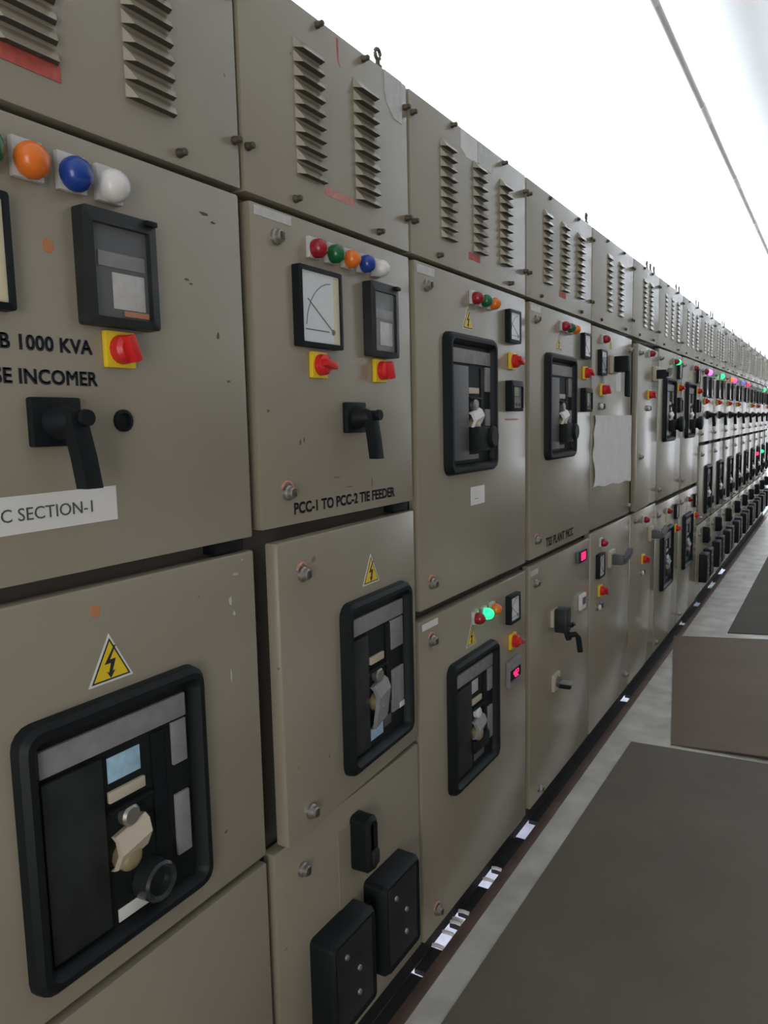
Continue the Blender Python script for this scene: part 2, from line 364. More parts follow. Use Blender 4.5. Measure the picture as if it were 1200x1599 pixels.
def lock(d, y, z, ring=True):
    p = d.put('door_lock', cached('lock_body', lambda: MB().lathe([(0, 0.015), (0.006, 0.015), (0.009, 0.012), (0.016, 0.011), (0.018, 0.009)], n=14), M['steel']), y, z)
    link('key_slot', cached('lock_slot', lambda: MB().box(0.018, 0.0205, -0.0045, 0.0045, -0.007, 0.007, 0.001), M['darksteel']), p)
    if ring:
        def arc():
            pts = [(0.001, 0.019*math.cos(R(a)), 0.019*math.sin(R(a))) for a in range(20, 161, 14)]
            return MB().tube(pts, 0.0028, 6)
        link('direction_mark', cached('lock_arc', arc, M['pink']), p, (0, 0, 0.003), label='faded red arc')

def warning(d, y, z, s=0.075):
    h = s*0.90
    def tri(k, x0, x1, dz=0.0):
        return MB().prism([(-s/2*k, -h/3*k+dz), (s/2*k, -h/3*k+dz), (0, h*2/3*k+dz)], x0, x1)
    p = d.put('warning_sign', cached(('warn_back', s), lambda: tri(1.16, 0, 0.0008), M['white']), y, z, 0, 'yellow triangular high-voltage warning sign')
    link('border', cached(('warn_border', s), lambda: tri(1.0, 0.0008, 0.0012), M['ink']), p)
    link('yellow_face', cached(('warn_face', s), lambda: tri(0.88, 0.0012, 0.0016), M['yellow']), p)
    def bolt():
        q = [(0.10, 0.42), (-0.16, 0.06), (0.0, 0.06), (-0.06, -0.14), (-0.12, -0.10), (-0.02, -0.26), (0.10, -0.10), (0.03, -0.12), (0.13, 0.14), (-0.02, 0.14), (0.15, 0.42)]
        return MB().prism([(a*s, c*s) for a, c in reversed(q)], 0.0016, 0.0020)
    link('lightning_bolt', cached(('warn_bolt', s), bolt, M['ink'], False), p)

def plate(d, name, y0, y1, z0, z1, m, label=None, t=0.0008, skew=0.0):
    wy, hz = y1-y0, z1-z0
    f = lambda: MB().prism([(-wy/2, -hz/2), (wy/2, -hz/2+skew), (wy/2, hz/2+skew), (-wy/2, hz/2)], 0, t)
    return d.put(name, cached(('plate', round(wy, 4), round(hz, 4), skew, t), f, M[m]), (y0+y1)/2, (z0+z1)/2, 0, label)

def handle(d, y, z, style='hang', pm='black', hm='black', s=1.0):
    """rotary isolator handle: base plate, shaft and grip"""
    p = d.put('rotary_handle', cached(('rh_plate', s, pm), lambda: MB().box(0, 0.014*s, -0.038*s, 0.038*s, -0.033*s, 0.033*s, 0.004*s), M[pm]), y, z, 0,
              'black rotary isolator handle' if pm == 'black' else 'rotary isolator handle on a beige plate')
    if style == 'hang':
        link('boss', cached(('rh_boss', s), lambda: MB().lathe([(0.014*s, 0.026*s), (0.022*s, 0.024*s), (0.042*s, 0.017*s), (0.048*s, 0.014*s)], n=14), M[hm]), p)
        def grip():
            return MB().loft([[(x+dx*s, yy+dy*s, zz) for dx, dy in ((-0.011, -0.013), (0.011, -0.013), (0.013, 0), (0.011, 0.013), (-0.011, 0.013), (-0.013, 0))]
                              for x, yy, zz in ((0.046*s, 0.0, 0.014*s), (0.049*s, 0.0, -0.006*s), (0.051*s, 0.008*s, -0.048*s), (0.053*s, 0.013*s, -0.090*s))])
        link('grip', cached(('rh_grip', s), grip, M[hm]), p)
        link('end_button', cached(('rh_button', s), lambda: MB().lathe([(0.052*s, 0.006*s), (0.062*s, 0.006*s), (0.064*s, 0.012*s), (0.071*s, 0.011*s)], n=12), M[hm]), p, (0, 0.004*s, 0.004*s))
    elif style == 'drop':                                            # big lever: thick shaft straight out, grip hanging from its end
        def shaft():
            return MB().box(0.014, 0.082, -0.030, 0.030, -0.036, 0.036, 0.008)
        link('shaft', cached('rh_shaft', shaft, M[hm]), p)
        link('grip', cached('rh_drop_grip', lambda: MB().box(0.062, 0.086, -0.020, 0.020, -0.150, -0.030, 0.008), M[hm]), p)
    elif style == 'lever':                                           # shaft with the grip turned sideways
        link('shaft', cached('rh_shaft2', lambda: MB().box(0.014, 0.070, -0.024, 0.024, -0.028, 0.022, 0.007), M[hm]), p)
        link('grip', cached('rh_side_grip', lambda: MB().loft([[(0.070+a*0.012, q+0.0, zc+c*0.013) for a, c in ((-1, -1), (1, -1), (1, 1), (-1, 1))] for q, zc in ((-0.02, -0.006), (0.05, 0.004), (0.115, 0.022))]), M[hm]), p)
    elif style == 'crank':                                           # block, neck and hooked lever
        link('block', cached('rh_block', lambda: MB().box(0.014, 0.062, -0.032, 0.032, -0.052, 0.040, 0.007), M[hm]), p)
        def arm():
            m = MB().tube([(0.058, 0.0, -0.020), (0.072, 0.004, -0.026), (0.080, 0.004, -0.016)], 0.009, 8)
            m.tube([(0.052, 0.0, -0.050), (0.060, 0.006, -0.082)], 0.012, 8)
            m.tube([(0.056, 0.004, -0.066), (0.086, 0.010, -0.060), (0.094, 0.014, -0.072), (0.101, 0.018, -0.128)], 0.011, 8); return m
        link('lever', cached('rh_arm', arm, M['fascia']), p)
    elif style == 'paddle':
        link('shaft', cached('rp_shaft', lambda: MB().lathe([(0.014, 0.022), (0.026, 0.020)], n=14), M['slate']), p)
        link('grip', cached('rp_grip', lambda: MB().box(0.020, 0.066, -0.014, 0.014, -0.022, -0.004, 0.004), M['fascia']), p)
        link('grip_cap', cached('rp_cap', lambda: MB().box(0.020, 0.074, -0.015, 0.015, -0.005, 0.004, 0.003), M['greylabel']), p, (0, 0.002, 0))
    return p

def breaker(d, y0, y1, z0, z1, var=0):
    """draw-out air circuit breaker behind a rubber-framed door opening"""
    W, H = y1-y0, z1-z0; cy, cz = (y0+y1)/2, (z0+z1)/2
    def bezel():
        r = 0.030; S = lambda k, rr: rrect(-W/2+k, W/2-k, -H/2+k, H/2-k, rr, 4)
        lo = [(0, 0.0, r), (0.016, 0.002, r), (0.024, 0.010, r-.006), (0.024, 0.019, r-.010), (0.014, 0.028, .012), (0.0, 0.030, .010)]
        return MB().rings_frame([[(x, a, c) for a, c in S(k, rr)] for x, k, rr in lo])
    p = d.put('circuit_breaker', cached(('brk_bezel', round(W, 3), round(H, 3)), bezel, M['black']), cy, cz, 0, 'air circuit breaker in a black rubber frame')
    k = 0.030; sh = {0: -.035, 1: -.085}.get(var, 0.0)
    def U(u): return -W/2+(u+(sh if .43 <= u <= .79 else 0))*W
    def V(v): return H/2-v*H
    def piece(name, u0, u1, v0, v1, x0, x1, m, bev=0.002, label=None):
        me = cached(('brk_'+name, u0, u1, v0, v1, x0, x1, round(W, 3), round(H, 3)), lambda: MB().box(x0, x1, U(u0), U(u1), V(v1), V(v0), bev), M[m])
        return link(name, me, p, label=label)
    link('fascia', cached(('brk_fascia', round(W, 3), round(H, 3)), lambda: MB().box(0.0, 0.003, -W/2+k, W/2-k, -H/2+k, H/2-k), M['fascia']), p)
    L0, P0, P1 = {0: (.095, .79, .88), 1: (.095, .775, .885)}.get(var, (.135, .80, .90))
    piece('title_strip', L0, P1, .105, .205, .003, .010, 'greylabel')
    piece('side_panel', L0, {0: .385, 1: .325}.get(var, .42), .225, .90, .003, .012, 'panel' if var != 2 else 'slate')
    piece('slot_cover', .705, .785, .225, .72, .003, .006, 'black')
    piece('data_plate', P0+.0001, P1, .215, .40, .003, .009, 'greylabel')
    piece('data_plate', P0+.0001, P1, .53, .80, .003, .009, 'greylabel')
    piece('status_window', .45, .65, .375, .42, .003, .010, 'beige')
    piece('ledge', .44, .68, .445, .460, .003, .016, 'fascia')
    # push buttons and charging lever
    link('push_button', cached(('brk_push', W), lambda: MB().lathe([(0.003, 0.017), (0.014, 0.017), (0.018, 0.013)], U(.55), V(.50), 14), M['steel' if var != 3 else 'white']), p)
    def lever():
        return MB().loft([[(x, U(.46)+dy, V(v)), (x+.010, U(.46)+dy, V(v)+.002), (x+.010, U(.63)+dy, V(v)+.016), (x, U(.63)+dy, V(v)+.014)]
                          for x, v, dy in ((.003, .56, 0), (.012, .575, 0), (.022, .62, -.004), (.012, .68 if var != 1 else .80, -.006), (.004, .69 if var != 1 else .81, -.006))])
    link('charging_lever', cached(('brk_lever', W, H, var), lever, M[{0: 'beige', 1: 'greylabel', 2: 'white', 3: 'greylabel'}[var]]), p)
    link('knob', cached(('brk_knob', W), lambda: MB().lathe([(0.003, 0.022), (0.020, 0.021), (0.026, 0.016), (0.028, 0.009)], U(.52), V(.655), 14), M['brass']), p, label='brass coloured knob')
    if var == 0:
        piece('sticker', .46, .64, .245, .345, .003, .0045, 'blue_sticker', .0004, 'light blue sticker')
        link('racking_knob', cached(('brk_rack', W), lambda: MB().lathe([(0.003, 0.034), (0.030, 0.032), (0.034, 0.028), (0.030, 0.022), (0.016, 0.020)], U(.655), V(.815), 20), M['gloss']), p)
        piece('tag', .47, .69, .865, .918, .003, .0045, 'white', .0004, 'white label')
    elif var == 1:
        piece('sticker', .45, .64, .815, .885, .003, .0045, 'blue_sticker', .0004, 'light blue sticker')
        piece('tag', .66, .77, .80, .86, .003, .005, 'slate', .0005)
        piece('tag', .80, .885, .765, .80, .009, .0095, 'white', .0001, 'white label')
    elif var == 2:
        piece('racking_block', .44, .68, .66, .84, .003, .040, 'fascia', .006)
        link('racking_knob', cached(('brk_rack2', W), lambda: MB().lathe([(0.004, 0.034), (0.045, 0.032), (0.050, 0.026)], U(.72), V(.74), 18), M['black']), p)
        piece('tag', .46, .66, .865, .90, .003, .005, 'greylabel', .0005)
    elif var == 3:
        piece('sticker', .47, .60, .235, .335, .003, .0045, 'film', .0004, 'pale sticker')
        piece('racking_block', .44, .76, .70, .80, .003, .020, 'fascia', .006)
        piece('tag', .50, .72, .83, .885, .003, .005, 'slate', .0005)
    return p

def louvre_mb(wy, n=1, pitch=0.0255, h=0.0225, dep=0.017):
    m = MB(); m.dark = []
    for k in range(n):
        z = -k*pitch; e = wy*0.10; base = len(m.f)
        m.add([(0, -wy/2, z+h/2), (0, wy/2, z+h/2), (dep*.55, wy/2-e*.5, z+h*.02), (dep*.55, -wy/2+e*.5, z+h*.02), (dep, wy/2-e, z-h/2), (dep, -wy/2+e, z-h/2),
               (0.0, -wy/2, z-h/2+.002), (0.0, wy/2, z-h/2+.002)],
              [(0, 3, 2, 1), (3, 5, 4, 2), (0, 6, 5, 3), (1, 2, 4, 7), (5, 6, 7, 4)])
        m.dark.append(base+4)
    return m
def louvre_mesh(wy, n, dep):
    k = ('louvre', wy, n, dep)
    if k not in CACHE:
        m = louvre_mb(wy, n, dep=dep); me = m.mesh('louvre', M['paint'], False); me.materials.append(M['gap_shade'])  # second slot: shade under each louvre, painted as a dark face
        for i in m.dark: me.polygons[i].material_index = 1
        CACHE[k] = me
    return CACHE[k]

def screw(cab, yc, y, z):
    h = .016 if y < 2.5 else .008
    o = link('cover_screw', cached(('cover_screw', h), lambda: MB().lathe([(-0.003, 0.0075), (h*.25, 0.0075), (h*.4, 0.006), (h*.88, 0.006), (h, 0.004)], n=10), M['darksteel']), cab, (0, y-yc, z+ZD))
    return o

def eyebolt(cab, yc, y, x=-0.012, h=0.048):
    def f():
        m = MB().lathe_z([(0.0, 0.010), (0.004, 0.010), (0.005, 0.006), (h*0.4, 0.005)], n=10)
        pts = [(0, 0.011*math.sin(R(a)), h*0.4+0.010-0.011*math.cos(R(a))) for a in range(0, 361, 30)]
        return m.tube(pts, 0.0045, 8)
    return link('lifting_eye', cached(('lifting_eye', h), f, M['darksteel']), cab, (x, y-yc, ZD+2.2))

GROUP = 'grey switchgear cabinets in the long row'
def cabinet(y0, y1, label, louv, fine=True, seam=True):
    """empty cabinet with plinth, carcass, ventilated top cover; louv = centres and width of the louvre columns"""
    yc = (y0+y1)/2
    c = bpy.data.objects.new('switchgear_cabinet', None); C.objects.link(c); c.location = (0, yc, 0)
    tag(c, label, 'cabinet', GROUP)
    w2 = (y1-y0)/2
    def car():
        m = MB(); m.box(-0.90, -0.045, -w2+.001, w2-.001, ZD, ZD+2.192)
        return m
    link('carcass', cached(('carcass', round(w2, 4)), car, M['paint']), c)
    link('plinth', cached(('plinth', round(w2, 4)), lambda: MB().box(-0.88, -0.036, -w2+.001, w2-.001, 0, ZD), M['plinth']), c)
    link('door_gap_shade', cached(('door_gap_shade', round(w2, 4)), lambda: MB().box(-0.0455, -0.041, -w2+.002, w2-.002, ZD, ZD+1.81), M['gap_shade']), c)  # dark sheet standing in for the shade in the gaps between doors
    g = 0.006
    cov = link('vent_cover', cached(('vent_cover', round(w2, 4)), lambda: MB().box(-0.045, -0.001, -w2+g, w2-g, ZD+1.815, ZD+2.198, 0.003), M['paint']), c)
    link('roof_sheet', cached(('roof', round(w2, 4)), lambda: MB().box(-0.905, -0.010, -w2+.001, w2-.001, ZD+2.192, ZD+2.200, 0.001), M['paint']), c)
    ys, lw = louv; dep = .017 if y0 < 2.4 else .014 if y0 < 3 else .010 if y0 < 4.5 else .006
    for q in ys:
        if fine:
            for k in range(10):
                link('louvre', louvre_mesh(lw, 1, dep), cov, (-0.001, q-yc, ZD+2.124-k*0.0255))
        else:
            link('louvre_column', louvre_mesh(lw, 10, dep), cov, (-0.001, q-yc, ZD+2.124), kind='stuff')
    for q, z in ((y0+.016, 2.145), (y0+.016, 1.892), (y1-.018, 2.145), (y1-.018, 1.892), (y0+.15, 1.834), (y1-.15, 1.834), (y0+.24, 2.185), (y1-.2, 2.185)): screw(c, yc, q, z)
    return c, yc

# ---------- first cabinet (nearest)
c, yc = cabinet(0.40, 1.066, 'nearest cabinet, painted EB 1000 KVA above a white section strip', ((0.655, 0.863), 0.095))
d = Door(c, yc, 0.408, 1.052, 1.200, 1.803)
for y, k in ((0.590, 'lens_green'), (0.652, 'lens_orange'), (0.718, 'lens_blue'), (0.780, 'lens_white')): lamp(d, y-.012, 1.745, k, .022)
analog_meter(d, 0.530, 1.625, 0.148, 0.145); dark_meter(d, 0.772, 1.628, 0.130, 0.160, True)
cam_switch(d, 0.770, 1.517, 20); handle(d, 0.654, 1.413, 'hang')
d.put('lettering', text_mesh('EB 1000 KVA', 0.027, M['ink'], .0003, offset=.0016, spacing=1.03), 0.648, 1.515, 0.0004)
d.put('lettering', text_mesh('SE INCOMER', 0.027, M['ink'], .0003, offset=.0016, spacing=1.03), 0.652, 1.471, 0.0004)
st = plate(d, 'name_strip', 0.470, 0.752, 1.267, 1.317, 'white', 'white strip lettered section 1', skew=.002)
link('lettering', text_mesh('PCC SECTION-1', 0.0245, M['slate'], .0003), st, (0.0012, 0.015, 0))
d.put('blank_hole', cached('blank_hole', lambda: MB().lathe([(0, 0.0165), (0.005, 0.0165), (0.006, 0.012), (0.001, 0.011)], n=16), M['black']), 0.772, 1.414)
d.put('paint_mark', cached('paint_mark', lambda: MB().lathe([(0, 0.0095), (0.0005, 0.009)], n=12), M['orange_mark']), 0.667, 1.647, 0, 'orange paint dab')
d = Door(c, yc, 0.408, 1.052, 0.580, 1.176)
breaker(d, 0.556, 0.897, 0.622, 1.012, 0); warning(d, 0.722, 1.053, 0.070)
d.put('paint_mark', cached('paint_mark', lambda: MB().lathe([(0, 0.0095), (0.0005, 0.009)], n=12), M['orange_mark']), 0.702, 1.140, 0, 'orange paint dab')
d = Door(c, yc, 0.408, 1.052, 0.000, 0.565)
lk = Door.put(d, 'door_lock', CACHE.get('x') or cached('lock_body', lambda: MB().lathe([(0, 0.015), (0.006, 0.015), (0.009, 0.012), (0.016, 0.011), (0.018, 0.009)], n=14), M['steel']), 0.47, 0.49)
link('danger_sticker', cached('danger_sticker1', lambda: MB().box(0, 0.0006, -0.06, 0.06, -0.0115, 0.0115), M['redprint']), c, (0, 0.645-yc, ZD+1.876), label='faded red danger sticker')
link('gap_block', cached('gap_block', lambda: MB().box(-0.045, -0.012, -0.035, 0.035, -0.010, 0.010, 0.002), M['black']), c, (0, 1.000-yc, ZD+1.188))

# ---------- second type: meters and handle above, breaker in the middle, covered sockets below
def tie_cabinet(y0, y1, label, louv, lamps, near=False, switches=2, lit_low=None):
    c, yc = cabinet(y0, y1, label, louv, near)
    o = y0-1.066                                          # offset from the second cabinet
    g = (y1-y0)-0.6086                                    # extra width of the wider ones
    d = Door(c, yc, y0+.014, y1-.010, 1.207, 1.802)
    for i, k in enumerate(lamps):
        if isinstance(k, str): lamp(d, 1.262+o+i*0.060+g*.5, 1.748, k, .018)
        else: lamp(d, k[0], 1.748, k[1], .022)
    if near: analog_meter(d, 1.270+o, 1.633, 0.148, 0.155)
    else: dark_meter(d, 1.270+o+g*.3, 1.633, 0.148, 0.155)
    dark_meter(d, 1.510+o+g*.5, 1.634, 0.122, 0.163)
    if near or round(y0*100) % 3: cam_switch(d, 1.268+o+g*.3, 1.522, 80)
    if near: cam_switch(d, 1.508+o+g*.5, 1.522, 15)
    handle(d, 1.394+o+g*.5, 1.416, 'hang')
    lock(d, 1.150+o, 1.751, False); lock(d, 1.158+o, 1.272)
    if near:
        d.put('lettering', text_mesh('PCC-1 TO PCC-2 TIE FEEDER', 0.031, M['ink'], .0003, offset=.0020), 1.372, 1.236, 0.0004)
        plate(d, 'film_label', 1.092, 1.200, 1.780, 1.797, 'film', 'pale label strip')
    d2 = Door(c, yc, y0+.022, y1-.008, 0.580, 1.183, 2.6 if near else 0.8)
    breaker(d2, 1.297+o+g*.5, 1.612+o+g*.5, 0.628, 1.018, 1 if near else 2)
    if near: warning(d2, 1.438+o, 1.062, 0.066)
    lock(d2, 1.165+o, 1.112); lock(d2, 1.165+o, 0.622, False)
    d3 = Door(c, yc, y0+.008, y1-.008, 0.000, 0.566)
    lock(d3, 1.160+o, 0.492, False)
    if near: plate(d3, 'cover_plate', 1.290, 1.372, 0.300, 0.505, 'paint', t=.0015)
    def block(name, ya, yb, za, zb, t):
        wy, hz = yb-ya, zb-za
        def f():
            S = lambda k: rrect(-wy/2+k, wy/2-k, -hz/2+k, hz/2-k, 0.012, 3)
            return MB().loft([[(x, a, q) for a, q in S(k)] for x, k in ((0, 0), (t*.82, .001), (t, .008), (t-.004, .016))])
        p = d3.put(name, cached((name, round(wy, 3), round(hz, 3)), f, M['black']), (ya+yb)/2, (za+zb)/2)
        return p, wy, hz
    p, wy, hz = block('latch_handle', 1.338+o+g*.5, 1.385+o+g*.5, 0.390, 0.520, .05)
    link('release_tab', cached('release_tab', lambda: MB().box(0.046, 0.058, -0.012, 0.012, -0.045, -0.010, 0.004), M['panel']), p)
    for ya, yb, za, zb in ((1.176, 1.350, 0.095, 0.322), (1.388, 1.560, 0.105, 0.335)):
        p, wy, hz = block('socket_cover', ya+o+g*.5, yb+o+g*.5, za, zb, .06)
        link('cover_panel', cached(('cover_panel', round(wy, 3)), lambda: MB().box(0.050, 0.058, -wy/2+.018, wy/2-.018, -hz/2+.018, hz/2-.018, .003), M['panel']), p)
        for q, z in ((-0.035, 0.062), (0.012, 0.008), (0.010, -0.048)):
            link('rivet', cached('cover_rivet', lambda: MB().lathe([(0.058, 0.007), (0.062, 0.006), (0.064, 0.003)], n=10), M['steel']), p, (0, q, z))
    link('gap_block', cached('gap_block', lambda: MB().box(-0.045, -0.012, -0.035, 0.035, -0.010, 0.010, 0.002), M['black']), c, (0, 1.622+o+g-yc, ZD+1.195))
    return c, yc
c, yc = tie_cabinet(1.066, 1.6746, 'cabinet painted PCC-1 TO PCC-2 TIE FEEDER', ((1.272, 1.480), 0.090), ('lens_red', 'lens_green', 'lens_orange', 'lens_blue', 'lens_white'), True)
eyebolt(c, yc, 1.557)
link('film_label', cached('hang_label', lambda: MB().prism([(-0.04, 0.048), (-0.038, 0.0), (-0.03, -0.02), (0.0, -0.045), (0.04, -0.048), (0.04, 0.048)], 0, 0.0008), M['film']), c, (-0.001, 1.604-yc, ZD+2.150), label='pale rounded film label')
link('danger_sticker', cached('danger_sticker2', lambda: MB().box(0, 0.0006, -0.055, 0.055, -0.0085, 0.0085), M['pink']), c, (-0.001, 1.372-yc, ZD+1.875), label='faded pink danger sticker')
link('paint_mark', cached('red_stroke', lambda: MB().prism([(-0.004, 0.025), (-0.001, -0.02), (0.010, -0.03), (0.003, -0.015), (0.003, 0.025)], 0, 0.0004), M['redprint']), c, (-0.001, 1.378-yc, ZD+2.165), label='red paint stroke')

# small chips and rubbed marks on the two nearest cabinets
def scuff(cab, yc, y, z, w_, h_, m, seed):
    rnd = random.Random(seed); n = 7
    poly = [(w_/2*math.cos(2*math.pi*k/n)*rnd.uniform(.5, 1), h_/2*math.sin(2*math.pi*k/n)*rnd.uniform(.5, 1)) for k in range(n)]
    link('scuff_mark', cached(('scuff', seed), lambda: MB().prism(poly, 0, 0.0004), M[m]), cab, (0.0, y-yc, z+ZD))
CAB1 = next(o for o in C.objects if o.name == 'switchgear_cabinet'); y1c = CAB1.location.y
for q in ((0.965, 1.752, .030, .008, 'darksteel', 1), (0.985, 1.742, .014, .006, 'darksteel', 2), (0.918, 1.640, .016, .006, 'chip', 3), (0.928, 1.634, .010, .005, 'chip', 4),
          (0.985, 1.555, .008, .016, 'chip', 5), (1.006, 1.480, .012, .005, 'chip', 6), (1.000, 1.140, .024, .006, 'rub', 7), (0.985, 1.095, .010, .022, 'rub', 8), (0.993, 1.070, .008, .012, 'rub', 9),
          (0.978, 0.960, .004, .030, 'rub', 10), (1.02, 1.163, .010, .004, 'rub', 11)): scuff(CAB1, y1c, *q)
for q in ((1.110, 1.430, .010, .008, 'chip', 12), (1.205, 1.368, .008, .018, 'chip', 13), (1.218, 1.372, .006, .014, 'chip', 14), (1.330, 1.290, .030, .002, 'ink', 15), (1.375, 1.246+.02, .040, .002, 'ink', 16), (1.470, 1.268, .004, .030, 'chip', 17)): scuff(c, yc, *q)

# ---------- third type: breaker above and breaker below
def feeder_top(c, yc, o, y0, y1, var, lamps=('lens_red', 'lens_green', 'lens_orange'), near=True, meter_m=True):
    d = Door(c, yc, y0+.018, y1-.008, 0.912, 1.803)
    if len(lamps) == 3:
        for i, k in enumerate(lamps): lamp(d, 2.028+o+i*.064, 1.750, k, .017)
    else:
        for i, k in enumerate(lamps): lamp(d, 2.050+o+.10+i*.064, 1.750, k, .017)
    warning(d, 2.003+o, 1.683, .062)
    breaker(d, 1.838+o, 2.176+o, 1.255, 1.645, var)
    analog_meter(d, 2.332+o, 1.700, 0.100, 0.102, False)
    cam_switch(d, 2.332+o, 1.592, 70)
    lcd_meter(d, 2.334+o, 1.481)
    lock(d, 1.752+o, 1.748, False); lock(d, 1.757+o, 0.976)
    if near: plate(d, 'film_label', 1.704+o, 1.800+o, 1.774, 1.795, 'film', 'pale label strip')
    return d
def feeder_low(c, yc, o, y0, y1, var, lamps=('lens_red', 'lit_green', 'lens_orange'), disp=True):
    d = Door(c, yc, y0+.010, y1-.008, -0.012, 0.886)
    for i, k in enumerate(lamps): lamp(d, 2.024+o+i*.064, 0.820, k, .017)
    warning(d, 2.006+o, 0.762, .062)
    breaker(d, 1.838+o, 2.180+o, 0.334, 0.722, var)
    analog_meter(d, 2.324+o, 0.784, 0.094, 0.096, False)
    cam_switch(d, 2.326+o, 0.672, 75)
    if disp: led_display(d, 2.330+o, 0.565, 0.106, 0.090, '482', 0.022, 'greylabel', -.004)
    lock(d, 1.750+o, 0.822); lock(d, 1.758+o, 0.044)
    return d
c, yc = cabinet(1.6746, 2.4725, 'cabinet with breakers above and below and two papers on its top cover', ((1.886, 2.092, 2.290), 0.080))
d = feeder_top(c, yc, 0, 1.6746, 2.4725, 2)
tg = plate(d, 'square_label', 2.012, 2.112, 1.158, 1.212, 'paper', 'small white square label')
link('lettering', text_mesh('-----', 0.016, M['ink'], .0002), tg, (0.0011, -0.012, -0.008))
plate(d, 'paint_mark', 2.28, 2.39, 1.404, 1.409, 'pink', 'faint red line')
d = feeder_low(c, yc, 0, 1.6746, 2.4725, 3)
plate(d, 'film_label', 1.700, 1.790, 0.858, 0.876, 'white', 'white label strip')
for ya, yb, q in ((1.972, 2.082, 'left'), (2.086, 2.184, 'right')):
    link('paper_label', cached(('paper_label', ya), lambda: MB().prism([((ya-yb)/2, -.026 if q == 'right' else -.018), (-.02, -.033), ((yb-ya)/2, -.033), ((yb-ya)/2, .033), ((ya-yb)/2, .033)], 0, 0.0008), M['paper' if q == 'left' else 'film']), c, (-0.001, (ya+yb)/2-yc, ZD+2.163), label='pale paper label, %s one' % q)
link('danger_sticker', cached('danger_sticker3', lambda: MB().box(0, 0.0006, -0.04, 0.04, -0.010, 0.010), M['redprint']), c, (-0.001, 2.056-yc, ZD+1.868), label='faded red danger sticker')

# ---------- fourth cabinet
c, yc = cabinet(2.4725, 3.254, 'cabinet with a breaker above and a glowing red display over two handles', ((2.688, 2.888, 3.090), 0.082))
d = feeder_top(c, yc, 0.812, 2.4725+.016, 3.254, 2)
d.put('lettering', text_mesh('TSS PLANT MCC', 0.046, M['ink'], .0003, offset=.0024), 2.842, 0.948, 0.0004)
d = Door(c, yc, 2.506, 3.246, -0.012, 0.890)
led_display(d, 3.105, 0.834, 0.130, 0.048, '888', 0.030, 'slate')
handle(d, 2.762, 0.650, 'crank', 'beige', 'panel', 1.0); handle(d, 2.776, 0.392, 'paddle', 'beige', 'panel', 1.0)
p = d.put('selector_plate', cached('selector_plate', lambda: MB().box(0, 0.012, -0.040, 0.040, -0.034, 0.034, 0.004), M['white']), 3.126, 0.634)
link('selector_window', cached('selector_window', lambda: MB().box(0.012, 0.0135, -0.014, 0.030, -0.012, 0.018, 0.0005), M['slate']), p)
plate(d, 'film_label', 2.512, 2.590, 0.852, 0.872, 'film', 'pale label strip')
lock(d, 2.556, 0.822, False); lock(d, 2.600, 0.030, False)
eyebolt(c, yc, 3.20)
link('danger_sticker', cached('danger_sticker3', lambda: MB().box(0, 0.0006, -0.04, 0.04, -0.010, 0.010), M['redprint']), c, (-0.001, 2.86-yc, ZD+1.868), label='faded red danger sticker')

# ---------- fifth and sixth: large isolator handles
def isolator(d, o, z, style, hm='black', full=True):
    lamp(d, 3.415+o, z+1.752-1.65, 'lens_red', .017)
    if full: analog_meter(d, 3.400+o, z, 0.100, 0.110, False)
    cam_switch(d, 3.410+o, z-.118, 40)
    for k in range(2):
        p = d.put('push_button', cached('button_ring', lambda: MB().lathe([(0, 0.016), (0.008, 0.016), (0.010, 0.013)], n=14), M['steel']), 3.378+o+k*.046, z-.190)
        link('cap', cached('button_cap', lambda: MB().lathe([(0.008, 0.012), (0.016, 0.012), (0.018, 0.009)], n=12), M['white' if k == 0 else 'slate']), p)
    handle(d, 3.590+o, z+.002, style, 'beige', hm, 1.25)
c, yc = cabinet(3.254, 3.992, 'cabinet with a big paper sheet taped under a large black handle', ((3.54, 3.75), 0.085))
CAB5 = (c, yc)
d = Door(c, yc, 3.264, 3.976, 0.918, 1.798)
isolator(d, 0, 1.648, 'drop'); warning(d, 3.56, 1.735, .05)
p = plate(d, 'hanging_tag', 3.66, 3.76, 1.53, 1.655, 'white', 'white lock-out tag')
lock(d, 3.93, 1.74, False); lock(d, 3.93, 0.96, False)
d = Door(c, yc, 3.264, 3.984, -0.012, 0.905)
isolator(d, 0, 0.742, 'lever', 'slate'); lock(d, 3.93, 0.07, False)
c, yc = cabinet(3.992, 4.632, 'cabinet with a slightly open upper door beside the paper-covered cabinet', ((4.26, 4.42), 0.075))
d = Door(c, yc, 4.016, 4.622, 0.918, 1.780, 2.2)
isolator(d, 0.90, 1.645, 'lever', 'black', False); lock(d, 4.06, 1.735, False); lock(d, 4.10, 1.20, False)
d = Door(c, yc, 4.002, 4.622, -0.012, 0.905)
isolator(d, 0.88, 0.742, 'lever', 'slate', False); lock(d, 4.10, 0.86, False)
for q in (4.34, 4.43, 4.52): eyebolt(c, yc, q)

# ---------- seventh and eighth: double breaker cabinets
for y0, y1, lab, lamps, low in ((4.632, 5.392, 'double breaker cabinet with a green lamp lit at the top', ('lens_red', 'lit_green'), ('lens_red',)),
                                (5.392, 6.172, 'double breaker cabinet with only a dull red lamp at the top', ('lens_red',), ('lens_red',))):
    o = y0-1.6746-.02
    c, yc = cabinet(y0, y1, lab, ((y0+.21, y0+.41, y0+.61), 0.080), False)
    d = feeder_top(c, yc, o, y0, y1, 2, lamps, False)
    d.put('racking_handle', cached('racking_handle', lambda: MB().lathe([(0.0, 0.030), (0.02, 0.032), (0.035, 0.048), (0.055, 0.048), (0.060, 0.038)], n=16), M['black']), 2.10+o, 1.36, 0.02)
    d = feeder_low(c, yc, o, y0, y1, 3, low, False)
    eyebolt(c, yc, y1-.2); eyebolt(c, yc, y1-.1)

